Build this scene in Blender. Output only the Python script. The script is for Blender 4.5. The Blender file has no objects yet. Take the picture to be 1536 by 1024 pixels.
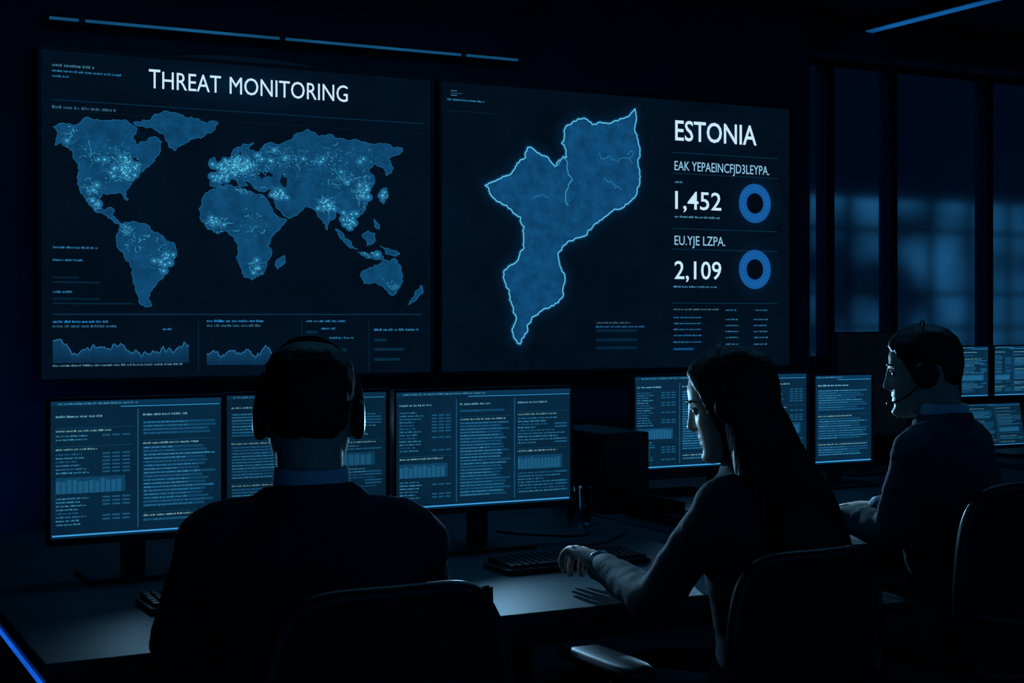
import bpy, bmesh, math, random
from mathutils import Vector, Matrix, noise
from mathutils.geometry import tessellate_polygon
random.seed(7)
scene = bpy.context.scene
scene.view_settings.view_transform = 'Standard'
scene.view_settings.look = 'None'
COL = scene.collection

# ------------------------------------------------------------------ helpers
def lin(c):
    return tuple(((v/255)/12.92 if v/255 <= .04045 else ((v/255+.055)/1.055)**2.4) for v in c)

def link(ob, parent=None, inv=None):
    COL.objects.link(ob)
    if parent:
        ob.parent = parent
        if inv is not None: ob.matrix_parent_inverse = inv
    return ob

def empty(name, loc=(0, 0, 0), rz=0):
    e = bpy.data.objects.new(name, None)
    e.empty_display_size = .1
    e.location = loc; e.rotation_euler = (0, 0, rz)
    COL.objects.link(e)
    return e

def pmat(name, col, rough=.5, metal=0, noise_amt=0, nscale=20, bump=0, emis=None, es=1, spec=.5):
    m = bpy.data.materials.new(name); m.use_nodes = True
    nt = m.node_tree; b = nt.nodes['Principled BSDF']
    b.inputs['Base Color'].default_value = (*col, 1)
    b.inputs['Roughness'].default_value = rough
    b.inputs['Metallic'].default_value = metal
    b.inputs['Specular IOR Level'].default_value = spec
    if noise_amt or bump:
        tc = nt.nodes.new('ShaderNodeTexCoord')
        n = nt.nodes.new('ShaderNodeTexNoise'); n.inputs['Scale'].default_value = nscale
        n.inputs['Detail'].default_value = 4
        nt.links.new(tc.outputs['Object'], n.inputs['Vector'])
        if noise_amt:
            r = nt.nodes.new('ShaderNodeValToRGB')
            r.color_ramp.elements[0].position = .3; r.color_ramp.elements[1].position = .7
            r.color_ramp.elements[0].color = (*[c*(1-noise_amt) for c in col], 1)
            r.color_ramp.elements[1].color = (*[min(1, c*(1+noise_amt)) for c in col], 1)
            nt.links.new(n.outputs['Fac'], r.inputs['Fac'])
            nt.links.new(r.outputs['Color'], b.inputs['Base Color'])
        if bump:
            bp = nt.nodes.new('ShaderNodeBump'); bp.inputs['Strength'].default_value = bump
            bp.inputs['Distance'].default_value = .01
            nt.links.new(n.outputs['Fac'], bp.inputs['Height'])
            nt.links.new(bp.outputs['Normal'], b.inputs['Normal'])
    if emis:
        b.inputs['Emission Color'].default_value = (*emis, 1)
        b.inputs['Emission Strength'].default_value = es
    return m

def mk(name, bm, mat, parent=None, smooth=False, inv=None, bevel=0, bseg=2, sub=0):
    me = bpy.data.meshes.new(name)
    bmesh.ops.recalc_face_normals(bm, faces=bm.faces)
    bm.to_mesh(me); bm.free()
    mats = mat if isinstance(mat, (list, tuple)) else [mat]
    for m in mats: me.materials.append(m)
    ob = bpy.data.objects.new(name, me); link(ob, parent, inv)
    if bevel:
        md = ob.modifiers.new('bev', 'BEVEL'); md.width = bevel; md.segments = bseg; md.limit_method = 'ANGLE'
    if sub:
        md = ob.modifiers.new('sub', 'SUBSURF'); md.levels = sub; md.render_levels = sub
    if smooth:
        for p in me.polygons: p.use_smooth = True
    return ob

def box(bm, x0, x1, y0, y1, z0, z1, M=None):
    vs = [Vector((x, y, z)) for x in (x0, x1) for y in (y0, y1) for z in (z0, z1)]
    if M: vs = [M @ v for v in vs]
    v = [bm.verts.new(p) for p in vs]
    for f in ((0, 1, 3, 2), (4, 6, 7, 5), (0, 4, 5, 1), (2, 3, 7, 6), (0, 2, 6, 4), (1, 5, 7, 3)):
        bm.faces.new([v[i] for i in f])

def rings(bm, rs, cap=True):
    rv = [[bm.verts.new(p) for p in r] for r in rs]
    n = len(rv[0])
    for a, b in zip(rv, rv[1:]):
        for i in range(n):
            bm.faces.new((a[i], a[(i+1) % n], b[(i+1) % n], b[i]))
    if cap:
        for r in (rv[0], rv[-1]):
            c = Vector()
            for v in r: c += v.co
            cv = bm.verts.new(c/n)
            for i in range(n): bm.faces.new((r[i], r[(i+1) % n], cv))

def cr(p0, p1, p2, p3, t):
    return [.5*((2*b)+(-a+c)*t+(2*a-5*b+4*c-d)*t*t+(-a+3*b-3*c+d)*t**3) for a, b, c, d in zip(p0, p1, p2, p3)]

def resample(rows, sub):
    out = []
    for i in range(len(rows)-1):
        p0 = rows[max(i-1, 0)]; p1 = rows[i]; p2 = rows[i+1]; p3 = rows[min(i+2, len(rows)-1)]
        for k in range(sub): out.append(cr(p0, p1, p2, p3, k/sub))
    out.append(list(rows[-1]))
    return out

def loft(bm, secs, sub=4, n=28, M=None, e=2.0, cap=True):
    """secs: (x,y,z,rx,ry) horizontal super-elliptic sections"""
    rs = []
    for x, y, z, rx, ry in resample([list(s) for s in secs], sub):
        r = []
        for i in range(n):
            a = 2*math.pi*i/n; c, s = math.cos(a), math.sin(a)
            p = Vector((x+max(rx, .001)*math.copysign(abs(c)**(2/e), c), y+max(ry, .001)*math.copysign(abs(s)**(2/e), s), z))
            r.append(M @ p if M else p)
        rs.append(r)
    rings(bm, rs, cap)

def tube(bm, pts, rad, sub=4, n=16, M=None, flat=1.0, closed=False):
    rows = [list(p)+[r] for p, r in zip(pts, rad)]
    rows = resample(rows, sub) if sub > 1 else rows
    P = [Vector(r[:3]) for r in rows]; R = [max(r[3], .0005) for r in rows]
    rs = []; u = None
    for i, p in enumerate(P):
        t = (P[min(i+1, len(P)-1)]-P[max(i-1, 0)]).normalized()
        if u is None:
            u = t.cross(Vector((0, 0, 1)))
            if u.length < .1: u = t.cross(Vector((0, 1, 0)))
            u.normalize()
        u = (u-t*u.dot(t)).normalized(); w = t.cross(u)
        r = [p+(u*math.cos(a)+w*math.sin(a)*flat)*R[i] for a in [2*math.pi*k/n for k in range(n)]]
        rs.append([M @ q for q in r] if M else r)
    rings(bm, rs, True)

def cyl(bm, c, r, h, n=32, axis='Z', r2=None, M=None):
    r2 = r if r2 is None else r2
    rs = []
    for k, rr in ((0, r), (h, r2)):
        row = []
        for i in range(n):
            a = 2*math.pi*i/n; x, y = rr*math.cos(a), rr*math.sin(a)
            p = Vector((x, y, k)) if axis == 'Z' else (Vector((k, x, y)) if axis == 'X' else Vector((x, k, y)))
            p = p+Vector(c); row.append(M @ p if M else p)
        rs.append(row)
    rings(bm, rs, True)

def bake(ob):
    dg = bpy.context.evaluated_depsgraph_get(); dg.update()
    me = bpy.data.meshes.new_from_object(ob.evaluated_get(dg))
    ob.modifiers.clear(); ob.data = me
    for p in me.polygons: p.use_smooth = True
    return ob

def fused(name, bm, mat, voxel, parent, inv, sm=4, smf=.5):
    ob = mk(name, bm, mat, parent, inv=inv)
    md = ob.modifiers.new('r', 'REMESH'); md.mode = 'VOXEL'; md.voxel_size = voxel
    if sm:
        s = ob.modifiers.new('s', 'SMOOTH'); s.iterations = sm; s.factor = smf
    bake(ob)
    if not ob.data.materials: ob.data.materials.append(mat)
    return ob

# ------------------------------------------------------------------ materials
M_wall = pmat('dark_wall_paint', (.013, .032, .066), .7, noise_amt=.25, nscale=3, bump=.05)
M_ceil = pmat('dark_ceiling', (.012, .026, .050), .8, noise_amt=.2, nscale=2)
M_floor = pmat('dark_carpet', (.010, .016, .028), .8, noise_amt=.4, nscale=60, bump=.2)
M_black = pmat('black_plastic', (.005, .009, .015), .42, noise_amt=.2, nscale=80, spec=.35)
M_bezel = pmat('bezel_plastic', (.006, .012, .022), .4, noise_amt=.15, nscale=60, spec=.35)
M_key = pmat('key_plastic', (.010, .018, .028), .5, noise_amt=.2, nscale=90, spec=.3)
M_desk = pmat('desk_laminate', (.016, .050, .066), .55, noise_amt=.15, nscale=6, bump=.02, spec=.22)
M_deskedge = pmat('desk_metal', (.02, .03, .04), .4, .6, noise_amt=.1)
M_fabric = pmat('chair_fabric', (.008, .014, .024), .8, noise_amt=.4, nscale=220, bump=.3, spec=.2)
M_suit = pmat('suit_wool', (.018, .032, .052), .85, noise_amt=.3, nscale=160, bump=.15, spec=.2)
M_suit2 = pmat('grey_suit_wool', (.045, .072, .095), .85, noise_amt=.25, nscale=160, bump=.15, spec=.2)
M_blouse = pmat('dark_jacket_cloth', (.022, .040, .056), .8, noise_amt=.3, nscale=120, bump=.15, spec=.2)
M_shirt = pmat('shirt_cotton', (.50, .72, .84), .8, noise_amt=.08, nscale=120)
M_skin = pmat('skin', (.56, .38, .30), .5, noise_amt=.08, nscale=60, bump=.03)
M_eye = pmat('eye_white', (.5, .5, .5), .3, noise_amt=.05)
M_iris = pmat('iris', (.02, .02, .02), .3, noise_amt=.05)
M_shoe = pmat('shoe_leather', (.01, .01, .012), .3, noise_amt=.2)
M_watch = pmat('watch_steel', (.5, .55, .6), .25, .9, noise_amt=.1)

def hair_mat():
    m = pmat('dark_hair', (.007, .007, .009), .5, spec=.3)
    nt = m.node_tree; b = nt.nodes['Principled BSDF']
    tc = nt.nodes.new('ShaderNodeTexCoord'); mp = nt.nodes.new('ShaderNodeMapping')
    mp.inputs['Scale'].default_value = (260, 260, 12)
    n = nt.nodes.new('ShaderNodeTexNoise'); n.inputs['Scale'].default_value = 1
    bp = nt.nodes.new('ShaderNodeBump'); bp.inputs['Strength'].default_value = .5; bp.inputs['Distance'].default_value = .004
    nt.links.new(tc.outputs['Object'], mp.inputs[0]); nt.links.new(mp.outputs[0], n.inputs['Vector'])
    nt.links.new(n.outputs['Fac'], bp.inputs['Height']); nt.links.new(bp.outputs[0], b.inputs['Normal'])
    return m
M_hair = hair_mat()

def emis_attr(name, textured=False, ns=14.0, lo=.55, hi=1.5):
    m = bpy.data.materials.new(name); m.use_nodes = True
    nt = m.node_tree; b = nt.nodes['Principled BSDF']
    b.inputs['Base Color'].default_value = (.0005, .001, .002, 1)
    b.inputs['Roughness'].default_value = .35
    b.inputs['Specular IOR Level'].default_value = .06
    at = nt.nodes.new('ShaderNodeAttribute'); at.attribute_name = 'Col'
    src = at.outputs['Color']
    if textured:
        tc = nt.nodes.new('ShaderNodeTexCoord')
        n1 = nt.nodes.new('ShaderNodeTexNoise'); n1.inputs['Scale'].default_value = ns; n1.inputs['Detail'].default_value = 8
        n1.inputs['Roughness'].default_value = .65
        r = nt.nodes.new('ShaderNodeMapRange')
        r.inputs['From Min'].default_value = .35; r.inputs['From Max'].default_value = .7
        r.inputs['To Min'].default_value = lo; r.inputs['To Max'].default_value = hi
        vm = nt.nodes.new('ShaderNodeVectorMath'); vm.operation = 'SCALE'
        nt.links.new(tc.outputs['Object'], n1.inputs['Vector'])
        nt.links.new(n1.outputs['Fac'], r.inputs['Value'])
        nt.links.new(src, vm.inputs[0]); nt.links.new(r.outputs[0], vm.inputs['Scale'])
        src = vm.outputs[0]
    nt.links.new(src, b.inputs['Emission Color'])
    b.inputs['Emission Strength'].default_value = 1
    return m
M_scr = emis_attr('display_pixels')
M_scrbg = emis_attr('display_background', True, 3.0, .75, 1.3)
M_land = emis_attr('display_map_land', True, 16.0, .75, 1.4)
M_white = pmat('display_text', (.01, .01, .01), .5, emis=lin((200, 232, 252)), es=1)
M_soft = pmat('display_text_soft', (.01, .01, .01), .5, emis=lin((140, 196, 228)), es=1)

def led(name, rgb, es):
    m = pmat(name, (.01, .02, .03), .4, emis=lin(rgb), es=es)
    nt = m.node_tree; b = nt.nodes['Principled BSDF']
    tc = nt.nodes.new('ShaderNodeTexCoord'); n = nt.nodes.new('ShaderNodeTexNoise'); n.inputs['Scale'].default_value = 2.5
    r = nt.nodes.new('ShaderNodeMapRange'); r.inputs['From Min'].default_value = .3; r.inputs['From Max'].default_value = .7
    r.inputs['To Min'].default_value = es*.6; r.inputs['To Max'].default_value = es*1.35
    nt.links.new(tc.outputs['Object'], n.inputs['Vector']); nt.links.new(n.outputs['Fac'], r.inputs['Value'])
    nt.links.new(r.outputs[0], b.inputs['Emission Strength'])
    return m

# ------------------------------------------------------------------ canvas for flat display content
class Canvas:
    """flat display picture: polygons with colours in the plane y=0 of the display (x right, z up)"""
    def __init__(s): s.v = []; s.f = []; s.c = []; s.m = []
    def poly(s, pts, cols, layer=1, mat=0, tess=True):
        base = len(s.v)
        if not isinstance(cols, list): cols = [cols]*len(pts)
        s.v += [(p[0], -layer*.0006, p[1]) for p in pts]; s.c += [lin(c) for c in cols]
        if len(pts) <= 4 or not tess:
            s.f.append([base+i for i in range(len(pts))]); s.m.append(mat)
        else:
            for t in tessellate_polygon([[Vector((p[0], p[1], 0)) for p in pts]]):
                s.f.append([base+i for i in t]); s.m.append(mat)
    def rect(s, x0, z0, x1, z1, col, layer=1, mat=0):
        s.poly([(x0, z0), (x1, z0), (x1, z1), (x0, z1)], col, layer, mat)
    def line(s, pts, w, col, layer=3, col2=None, closed=False):
        """ribbon; with col2 it fades outward to col2 on both sides"""
        n = len(pts); P = [Vector(p) for p in pts]; L = []
        for i in range(n):
            a = P[(i-1) % n] if (closed or i > 0) else P[i]; b = P[(i+1) % n] if (closed or i < n-1) else P[i]
            d = b-a
            d = d.normalized() if d.length > 0 else Vector((1, 0))
            L.append(Vector((-d.y, d.x)))
        for i in range(n if closed else n-1):
            j = (i+1) % n
            if col2 is None:
                s.poly([P[i]-L[i]*w/2, P[j]-L[j]*w/2, P[j]+L[j]*w/2, P[i]+L[i]*w/2], col, layer)
            else:
                s.poly([P[i], P[j], P[j]+L[j]*w/2, P[i]+L[i]*w/2], [col, col, col2, col2], layer)
                s.poly([P[i]-L[i]*w/2, P[j]-L[j]*w/2, P[j], P[i]], [col2, col2, col, col], layer)
    def words(s, x0, z, x1, h, col, layer=3, fill=1.0, cw=.6):
        """row of tiny glyph-like blocks grouped to words"""
        x = x0; end = x0+(x1-x0)*fill
        while x < end:
            for k in range(random.randint(3, 8)):
                g = h*cw*random.uniform(.6, 1.1)
                if x+g > end: break
                hh = h*random.choice((.7, .7, 1, .85)); b = random.uniform(.65, 1.1)
                s.rect(x, z, x+g, z+hh, tuple(min(255, c*b) for c in col), layer)
                x += g+h*.13
            x += h*.55
    def build(s, name, mats, parent=None):
        me = bpy.data.meshes.new(name); me.from_pydata(s.v, [], s.f)
        for m in mats: me.materials.append(m)
        ca = me.color_attributes.new('Col', 'FLOAT_COLOR', 'POINT')
        for i, c in enumerate(s.c): ca.data[i].color = (*c, 1)
        for p, mi in zip(me.polygons, s.m): p.material_index = mi
        ob = bpy.data.objects.new(name, me)
        return link(ob, parent)

def fractal(pts, it, amp):
    for _ in range(it):
        out = []
        for i in range(len(pts)):
            a = Vector(pts[i]); b = Vector(pts[(i+1) % len(pts)]); d = b-a
            out += [tuple(a), tuple((a+b)/2+Vector((-d.y, d.x))*random.uniform(-amp, amp))]
        pts = out
    return pts

def inside(p, poly):
    x, y = p; r = False; j = len(poly)-1
    for i in range(len(poly)):
        xi, yi = poly[i]; xj, yj = poly[j]
        if (yi > y) != (yj > y) and x < (xj-xi)*(y-yi)/(yj-yi)+xi: r = not r
        j = i
    return r

# ------------------------------------------------------------------ camera
H = 1.35; F = 2200.0; TH = math.radians(27.3)
cam_d = bpy.data.cameras.new('camera'); cam = bpy.data.objects.new('camera', cam_d); COL.objects.link(cam)
cam.location = (0, 0, H); cam.rotation_euler = (math.pi/2, 0, -TH)
cam_d.sensor_width = 36; cam_d.lens = F/1536*36; cam_d.shift_y = -38/1536
cam_d.clip_start = .05; cam_d.clip_end = 200
scene.camera = cam

# ------------------------------------------------------------------ room shell
YW = 6.05; YG = 7.5; ZC = 3.02; XL = -1.8; XE = 4.86; XR = 9.2
bm = bmesh.new(); box(bm, XL, XR, -1.5, YG+.3, -.1, 0); mk('floor', bm, M_floor)
bm = bmesh.new(); box(bm, XL, XR, -1.5, YG+.3, ZC, ZC+.1); mk('ceiling', bm, M_ceil)
bm = bmesh.new(); box(bm, XL, XE, YW, YW+.16, 0, ZC); mk('wall_back', bm, M_wall)
bm = bmesh.new(); box(bm, XL-.12, XL, -1.5, YG+.3, 0, ZC); mk('wall_left', bm, M_wall)
bm = bmesh.new(); box(bm, XR, XR+.12, -1.5, YG+.3, 0, ZC); mk('wall_right', bm, M_wall)
bm = bmesh.new(); box(bm, XE-.16, XE, YW+.16, YG, 0, ZC); mk('wall_return', bm, M_wall)
bm = bmesh.new(); box(bm, XE, XR, YG, YG+.14, 0, 1.05); mk('wall_window_parapet', bm, M_wall)
bm = bmesh.new(); box(bm, XL, XE, YW-.015, YW, 0, .09); mk('baseboard_back', bm, M_black, bevel=.004)
bm = bmesh.new()
box(bm, 4.0, XR, 6.5, 6.72, 2.84, ZC); mk('ceiling_beam', bm, M_ceil, bevel=.01)
bm = bmesh.new()
tube(bm, [(XL, 4.6, 2.93), (1, 4.6, 2.93), (4, 4.6, 2.93), (XR, 4.6, 2.93)], [.05]*4, n=16)
for x in (0, 2.5, 5, 7.5): box(bm, x, x+.02, 4.56, 4.64, 2.93, ZC)
mk('ceiling_duct', bm, M_ceil, smooth=False)
# window frames + glass
M_glass = pmat('window_glass', (.6, .8, .95), .13)
M_glass.node_tree.nodes['Principled BSDF'].inputs['Transmission Weight'].default_value = 1
M_glass.node_tree.nodes['Principled BSDF'].inputs['IOR'].default_value = 1.15
def window(name, x0, x1):
    e = empty(name, (x0, YG, 1.05)); w = x1-x0; h = ZC-1.05
    b = bmesh.new()
    box(b, 0, .035, -.03, .08, 0, h); box(b, w-.035, w, -.03, .08, 0, h)
    box(b, .035, w-.035, -.03, .08, 0, .04); box(b, .035, w-.035, -.03, .08, h-.06, h)
    mk('frame', b, M_wall, e, bevel=.004)
    b = bmesh.new(); box(b, .035, w-.035, .03, .036, .04, h-.06)
    mk('pane', b, M_glass, e)
for i, (a, b_) in enumerate(((4.87, 5.45), (5.45, 6.17), (6.17, 6.70), (6.70, 7.56), (7.56, 8.35), (8.35, 9.19))):
    window('window_%d' % (i+1), a, b_)

# neighbouring office building outside: softly lit floors behind its windows
def city_mat():
    m = bpy.data.materials.new('lit_facade'); m.use_nodes = True; nt = m.node_tree
    b = nt.nodes['Principled BSDF']; b.inputs['Base Color'].default_value = (.01, .02, .03, 1)
    tc = nt.nodes.new('ShaderNodeTexCoord'); mp = nt.nodes.new('ShaderNodeMapping'); mp.inputs['Scale'].default_value = (.9, .5, .8)
    n = nt.nodes.new('ShaderNodeTexNoise'); n.inputs['Scale'].default_value = 1.0; n.inputs['Detail'].default_value = 1.5
    r = nt.nodes.new('ShaderNodeValToRGB')
    r.color_ramp.elements[0].position = .40; r.color_ramp.elements[0].color = (*lin((3, 16, 32)), 1)
    r.color_ramp.elements[1].position = .66; r.color_ramp.elements[1].color = (*lin((40, 104, 146)), 1)
    nt.links.new(tc.outputs['Object'], mp.inputs[0]); nt.links.new(mp.outputs[0], n.inputs['Vector'])
    nt.links.new(n.outputs['Fac'], r.inputs['Fac'])
    nt.links.new(r.outputs['Color'], b.inputs['Emission Color'])
    b.inputs['Emission Strength'].default_value = .8
    return m
M_city = city_mat(); M_conc = pmat('facade_concrete', (.02, .035, .05), .8, noise_amt=.3, nscale=1)
e = empty('office_building', (12.5, 17, 0))
b = bmesh.new(); box(b, -7, 9, 0, 1, -3, 3.1); mk('facade_windows', b, M_city, e)
b = bmesh.new()
for i in range(21): box(b, -7+i*.8, -6.94+i*.8, -.12, -.002, -3, 3.1)
for z in (-2, -.9, .1, .62, 1.14, 1.66, 2.6): box(b, -7, 9, -.16, -.002, z, z+.07)
mk('facade_grid', b, M_conc, e)
b = bmesh.new(); box(b, -7, 9, -.2, 5, 3.1, 9); mk('upper_block', b, M_conc, e)

# ------------------------------------------------------------------ ceiling / wall lights
e = empty('linear_ceiling_light', (5.65, 3.2, ZC))
b = bmesh.new(); box(b, -.05, .05, 0, 4.25, -.045, 0); mk('housing', b, M_black, e, bevel=.004)
b = bmesh.new(); box(b, -.027, .027, .02, 4.23, -.052, -.0455); mk('diffuser', b, led('led_ceiling', (14, 82, 145), 1.0), e)
e = empty('led_wall_light', (1.02, YW-.07, 2.51))
b = bmesh.new(); box(b, 0, 2.10, -.012, .02, 0, .03)
for x in (.12, .95, 1.8): box(b, x, x+.03, -.016, .07, -.008, .038)
mk('housing', b, M_black, e, bevel=.003)
b = bmesh.new(); box(b, .01, 2.09, -.0155, -.0125, .009, .020); mk('diffuser', b, led('led_wall', (16, 74, 112), 1.0), e)

# ------------------------------------------------------------------ wall displays
YS = 5.965                      # plane of display glass
ct, st = math.cos(TH), math.sin(TH)
def wx(u):                      # survey of the flat wall: photo column -> metres along the wall
    k = (u-768)/F
    return YS*(ct*k+st)/(ct-st*k)
def wz(u, v):
    k = (u-768)/F
    return H+(474-v)*(YS/(ct-st*k))/F
def wp(u, v): return (wx(u), wz(u, v))

def display(name, x0, x1, z0, z1):
    e = empty(name, (0, YS, 0))
    b = bmesh.new(); t = .014
    box(b, x0, x1, .006, .07, z0, z1)
    box(b, x0, x0+t, -.012, .006, z0, z1); box(b, x1-t, x1, -.012, .006, z0, z1)
    box(b, x0+t, x1-t, -.012, .006, z0, z0+t); box(b, x0+t, x1-t, -.012, .006, z1-t, z1)
    box(b, (x0+x1)/2-.3, (x0+x1)/2+.3, .07, YW-YS, (z0+z1)/2-.2, (z0+z1)/2+.2)
    mk('housing', b, M_bezel, e)
    return e

def text(s, x0, z0, x1, hgt, e, mat=M_white, bold=0):
    cu = bpy.data.curves.new('text', 'FONT'); cu.body = s; cu.size = 1; cu.offset = bold; cu.resolution_u = 3
    o = bpy.data.objects.new('text', cu); COL.objects.link(o)
    dg = bpy.context.evaluated_depsgraph_get(); dg.update()
    me = bpy.data.meshes.new_from_object(o.evaluated_get(dg)); bpy.data.objects.remove(o)
    xs = [v.co.x for v in me.vertices]
    sx = (x1-x0)/(max(xs)-min(xs)); mx = min(xs); sy = hgt/.70
    for v in me.vertices: v.co = Vector((x0+(v.co.x-mx)*sx, -.005, z0+v.co.y*sy))
    me.materials.clear(); me.materials.append(mat)
    o = bpy.data.objects.new('text_'+''.join(c for c in s.lower() if c.isalpha())[:12], me)
    return link(o, e)

ZB, ZT = 1.088, 2.412
# ---- left display : world map
XA0, XA1 = wx(56), wx(650)
dl = display('wall_display_screen', XA0, XA1, ZB, ZT)
c = Canvas(); BG = (2, 15, 29)
c.rect(XA0+.012, ZB+.012, XA1-.012, ZT-.012, BG, 1, 1)
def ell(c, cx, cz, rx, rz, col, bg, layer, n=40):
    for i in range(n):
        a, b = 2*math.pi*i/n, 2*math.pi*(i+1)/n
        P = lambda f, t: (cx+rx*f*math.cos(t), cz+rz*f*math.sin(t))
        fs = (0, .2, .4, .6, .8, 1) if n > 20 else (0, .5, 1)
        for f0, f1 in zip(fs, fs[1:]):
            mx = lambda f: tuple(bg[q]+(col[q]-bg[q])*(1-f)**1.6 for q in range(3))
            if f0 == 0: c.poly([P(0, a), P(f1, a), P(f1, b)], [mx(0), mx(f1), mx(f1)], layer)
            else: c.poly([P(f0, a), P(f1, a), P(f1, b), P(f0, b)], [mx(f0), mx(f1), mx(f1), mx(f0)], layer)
lands = dict(
 na=[(80,190),(95,185),(110,190),(125,178),(140,180),(160,181),(178,180),(195,185),(205,192),(198,205),(206,217),(220,212),(232,205),(243,212),(240,225),(232,238),(225,247),(212,258),(202,268),(195,278),(188,288),(192,300),(186,298),(178,288),(165,290),(154,290),(148,297),(150,309),(157,316),(166,311),(172,315),(168,322),(176,330),(184,337),(178,336),(168,330),(158,322),(145,318),(136,308),(128,297),(120,287),(117,270),(119,255),(113,240),(103,222),(92,213),(82,218),(86,205)],
 gl=[(200,184),(215,180),(235,171),(258,169),(280,177),(300,182),(318,181),(327,186),(310,200),(290,208),(272,217),(262,226),(254,222),(248,208),(236,197),(220,192)],
 sa=[(178,345),(185,335),(200,332),(215,335),(225,343),(238,350),(248,360),(262,366),(265,378),(258,392),(250,402),(245,415),(235,425),(228,435),(222,447),(228,458),(219,460),(208,450),(203,435),(200,418),(198,402),(188,388),(177,372),(175,358)],
 af=[(303,298),(315,285),(330,280),(350,280),(368,284),(385,292),(398,296),(406,310),(416,324),(430,330),(420,343),(408,355),(402,368),(407,382),(400,398),(392,412),(378,420),(366,416),(360,400),(354,385),(357,368),(350,355),(342,348),(325,350),(310,343),(300,328),(299,312)],
 md=[(418,388),(427,383),(424,396),(416,404),(412,398)],
 ea=[(315,278),(316,264),(327,262),(324,250),(330,242),(340,240),(347,230),(354,222),(366,216),(380,214),(372,226),(386,229),(395,219),(410,215),(430,212),(445,200),(462,194),(480,204),(500,204),(515,208),(540,212),(565,216),(590,222),(603,222),(598,232),(582,238),(590,252),(580,264),(571,250),(560,245),(553,256),(562,272),(556,282),(552,296),(548,310),(540,322),(528,325),(534,338),(524,346),(515,330),(505,318),(497,330),(491,345),(483,330),(473,315),(458,308),(450,317),(436,327),(424,322),(412,304),(404,293),(412,287),(402,284),(388,287),(378,277),(370,272),(364,262),(371,278),(360,279),(348,268),(337,272),(329,281)],
 uk=[(314,240),(322,236),(326,248),(321,254),(315,251)],
 jp=[(572,284),(580,282),(582,294),(574,306),(570,302)],
 su=[(503,343),(512,348),(526,362),(536,374),(528,372),(514,360)],
 ja=[(536,378),(552,381),(575,385),(572,390),(550,387)],
 bo=[(543,352),(552,346),(562,350),(560,364),(550,368)],
 ng=[(570,368),(585,374),(600,380),(594,384),(578,380)],
 ph=[(560,328),(566,334),(568,344),(562,340)],
 au=[(540,412),(552,403),(562,397),(575,389),(586,393),(591,387),(600,398),(604,415),(600,430),(590,443),(582,438),(572,428),(558,424),(545,425)],
 nz=[(632,428),(635,438),(624,449),(612,457),(619,446)])
LP = {}
for k, p in lands.items():
    fp = fractal(p, 4, .2); LP[k] = fp
    wpts = [wp(*q) for q in fp]
    c.poly(wpts, (13, 68, 107), 3, 2)
    c.line(wpts, .003, (22, 92, 133), 4, closed=True)
for hole in ([(386,262),(402,257),(409,265),(392,270)], [(424,260),(431,270),(427,281),(420,270)], [(352,236),(362,228),(364,240),(354,246)], [(206,196),(218,200),(214,208),(206,206)], [(196,238),(206,236),(210,243),(199,243)]):
    c.poly([wp(*q) for q in fractal(hole, 3, .2)], (3, 20, 38), 5)
clus = [(355,250,30,14,560),(330,265,10,8,90),(190,252,24,20,280),(140,285,16,14,90),(150,306,12,8,120),(155,230,40,22,80),(488,308,14,12,130),(545,288,14,20,220),(520,270,25,14,90),(245,392,14,20,100),(205,360,20,18,50),(190,345,9,8,60),(325,335,16,12,80),(385,400,12,12,70),(380,340,24,22,50),(410,292,16,9,170),(525,332,14,12,100),(576,294,5,9,50),(420,240,60,20,180),(555,380,22,8,60),(585,430,14,10,30),(232,190,30,14,16),(365,285,20,6,60),(110,205,20,14,30),(500,240,60,22,100)]
hot = [(355, 250), (190, 252), (150, 306), (545, 288), (488, 308), (410, 292), (330, 265), (245, 392), (385, 400), (325, 335), (525, 332), (576, 294)]
for cx, cy, sx, sy, n in clus:
    for _ in range(n//6):
        p = Vector((random.gauss(cx, sx*.5), random.gauss(cy, sy*.5))); a = random.uniform(0, 6.28); path = []
        for q in range(6):
            if any(inside(p, L_) for L_ in LP.values()): path.append(wp(p.x, p.y))
            else: break
            a += random.uniform(-.7, .7); p = p+Vector((math.cos(a), math.sin(a)*.8))*2.2
        if len(path) > 2: c.line(path, .0022, random.choice(((36, 120, 164), (54, 148, 190), (28, 104, 148))), 5.2)
    strong = (cx, cy) in hot
    for _ in range(n):
        p = (random.gauss(cx, sx*.5), random.gauss(cy, sy*.5))
        if any(inside(p, q) for q in LP.values()):
            x, z = wp(*p); r = random.choice((.0010, .0012, .0015, .0020)); k = random.uniform(.35, .95)
            if random.random() < (.11 if strong else .03):
                R_ = random.uniform(.014, .024)
                ell(c, x, z, R_, R_*.85, (50, 142, 186), (17, 76, 116), 5.0, 12); k = 1.1; r = .0025
            c.rect(x-r, z-r, x+r*random.uniform(1, 1.8), z+r, (80*k, 165*k+20, 195*k+30), 6)
ell(c, wx(370), wz(370, 130), .56, .125, (5, 31, 56), BG, 2)  # soft bloom around the title, painted into the picture colours
def sep(c, u0, v0, u1, col=(8, 40, 64), w=.004):
    x0, z = wp(u0, v0); c.rect(x0, z, wx(u1), z+w, col, 3)
def cap(c, u0, v0, u1, hpx=3.4, col=(38, 114, 160), **k):
    x0, z = wp(u0, v0); c.words(x0, z, wx(u1), hpx*(YS/.95)/F, col, 4, **k)
sep(c, 78, 150, 636); sep(c, 78, 472, 632, (12, 50, 76)); sep(c, 78, 166, 636, (5, 26, 44), .002)
cap(c, 78, 99, 141, 4.2, (54, 110, 134)); cap(c, 78, 107, 182, 3); cap(c, 78, 115, 104, 3); cap(c, 78, 162, 174, 4, (42, 92, 120))
cap(c, 79, 372, 147, 3); cap(c, 79, 391, 124, 3); cap(c, 79, 439, 108, 3)
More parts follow.
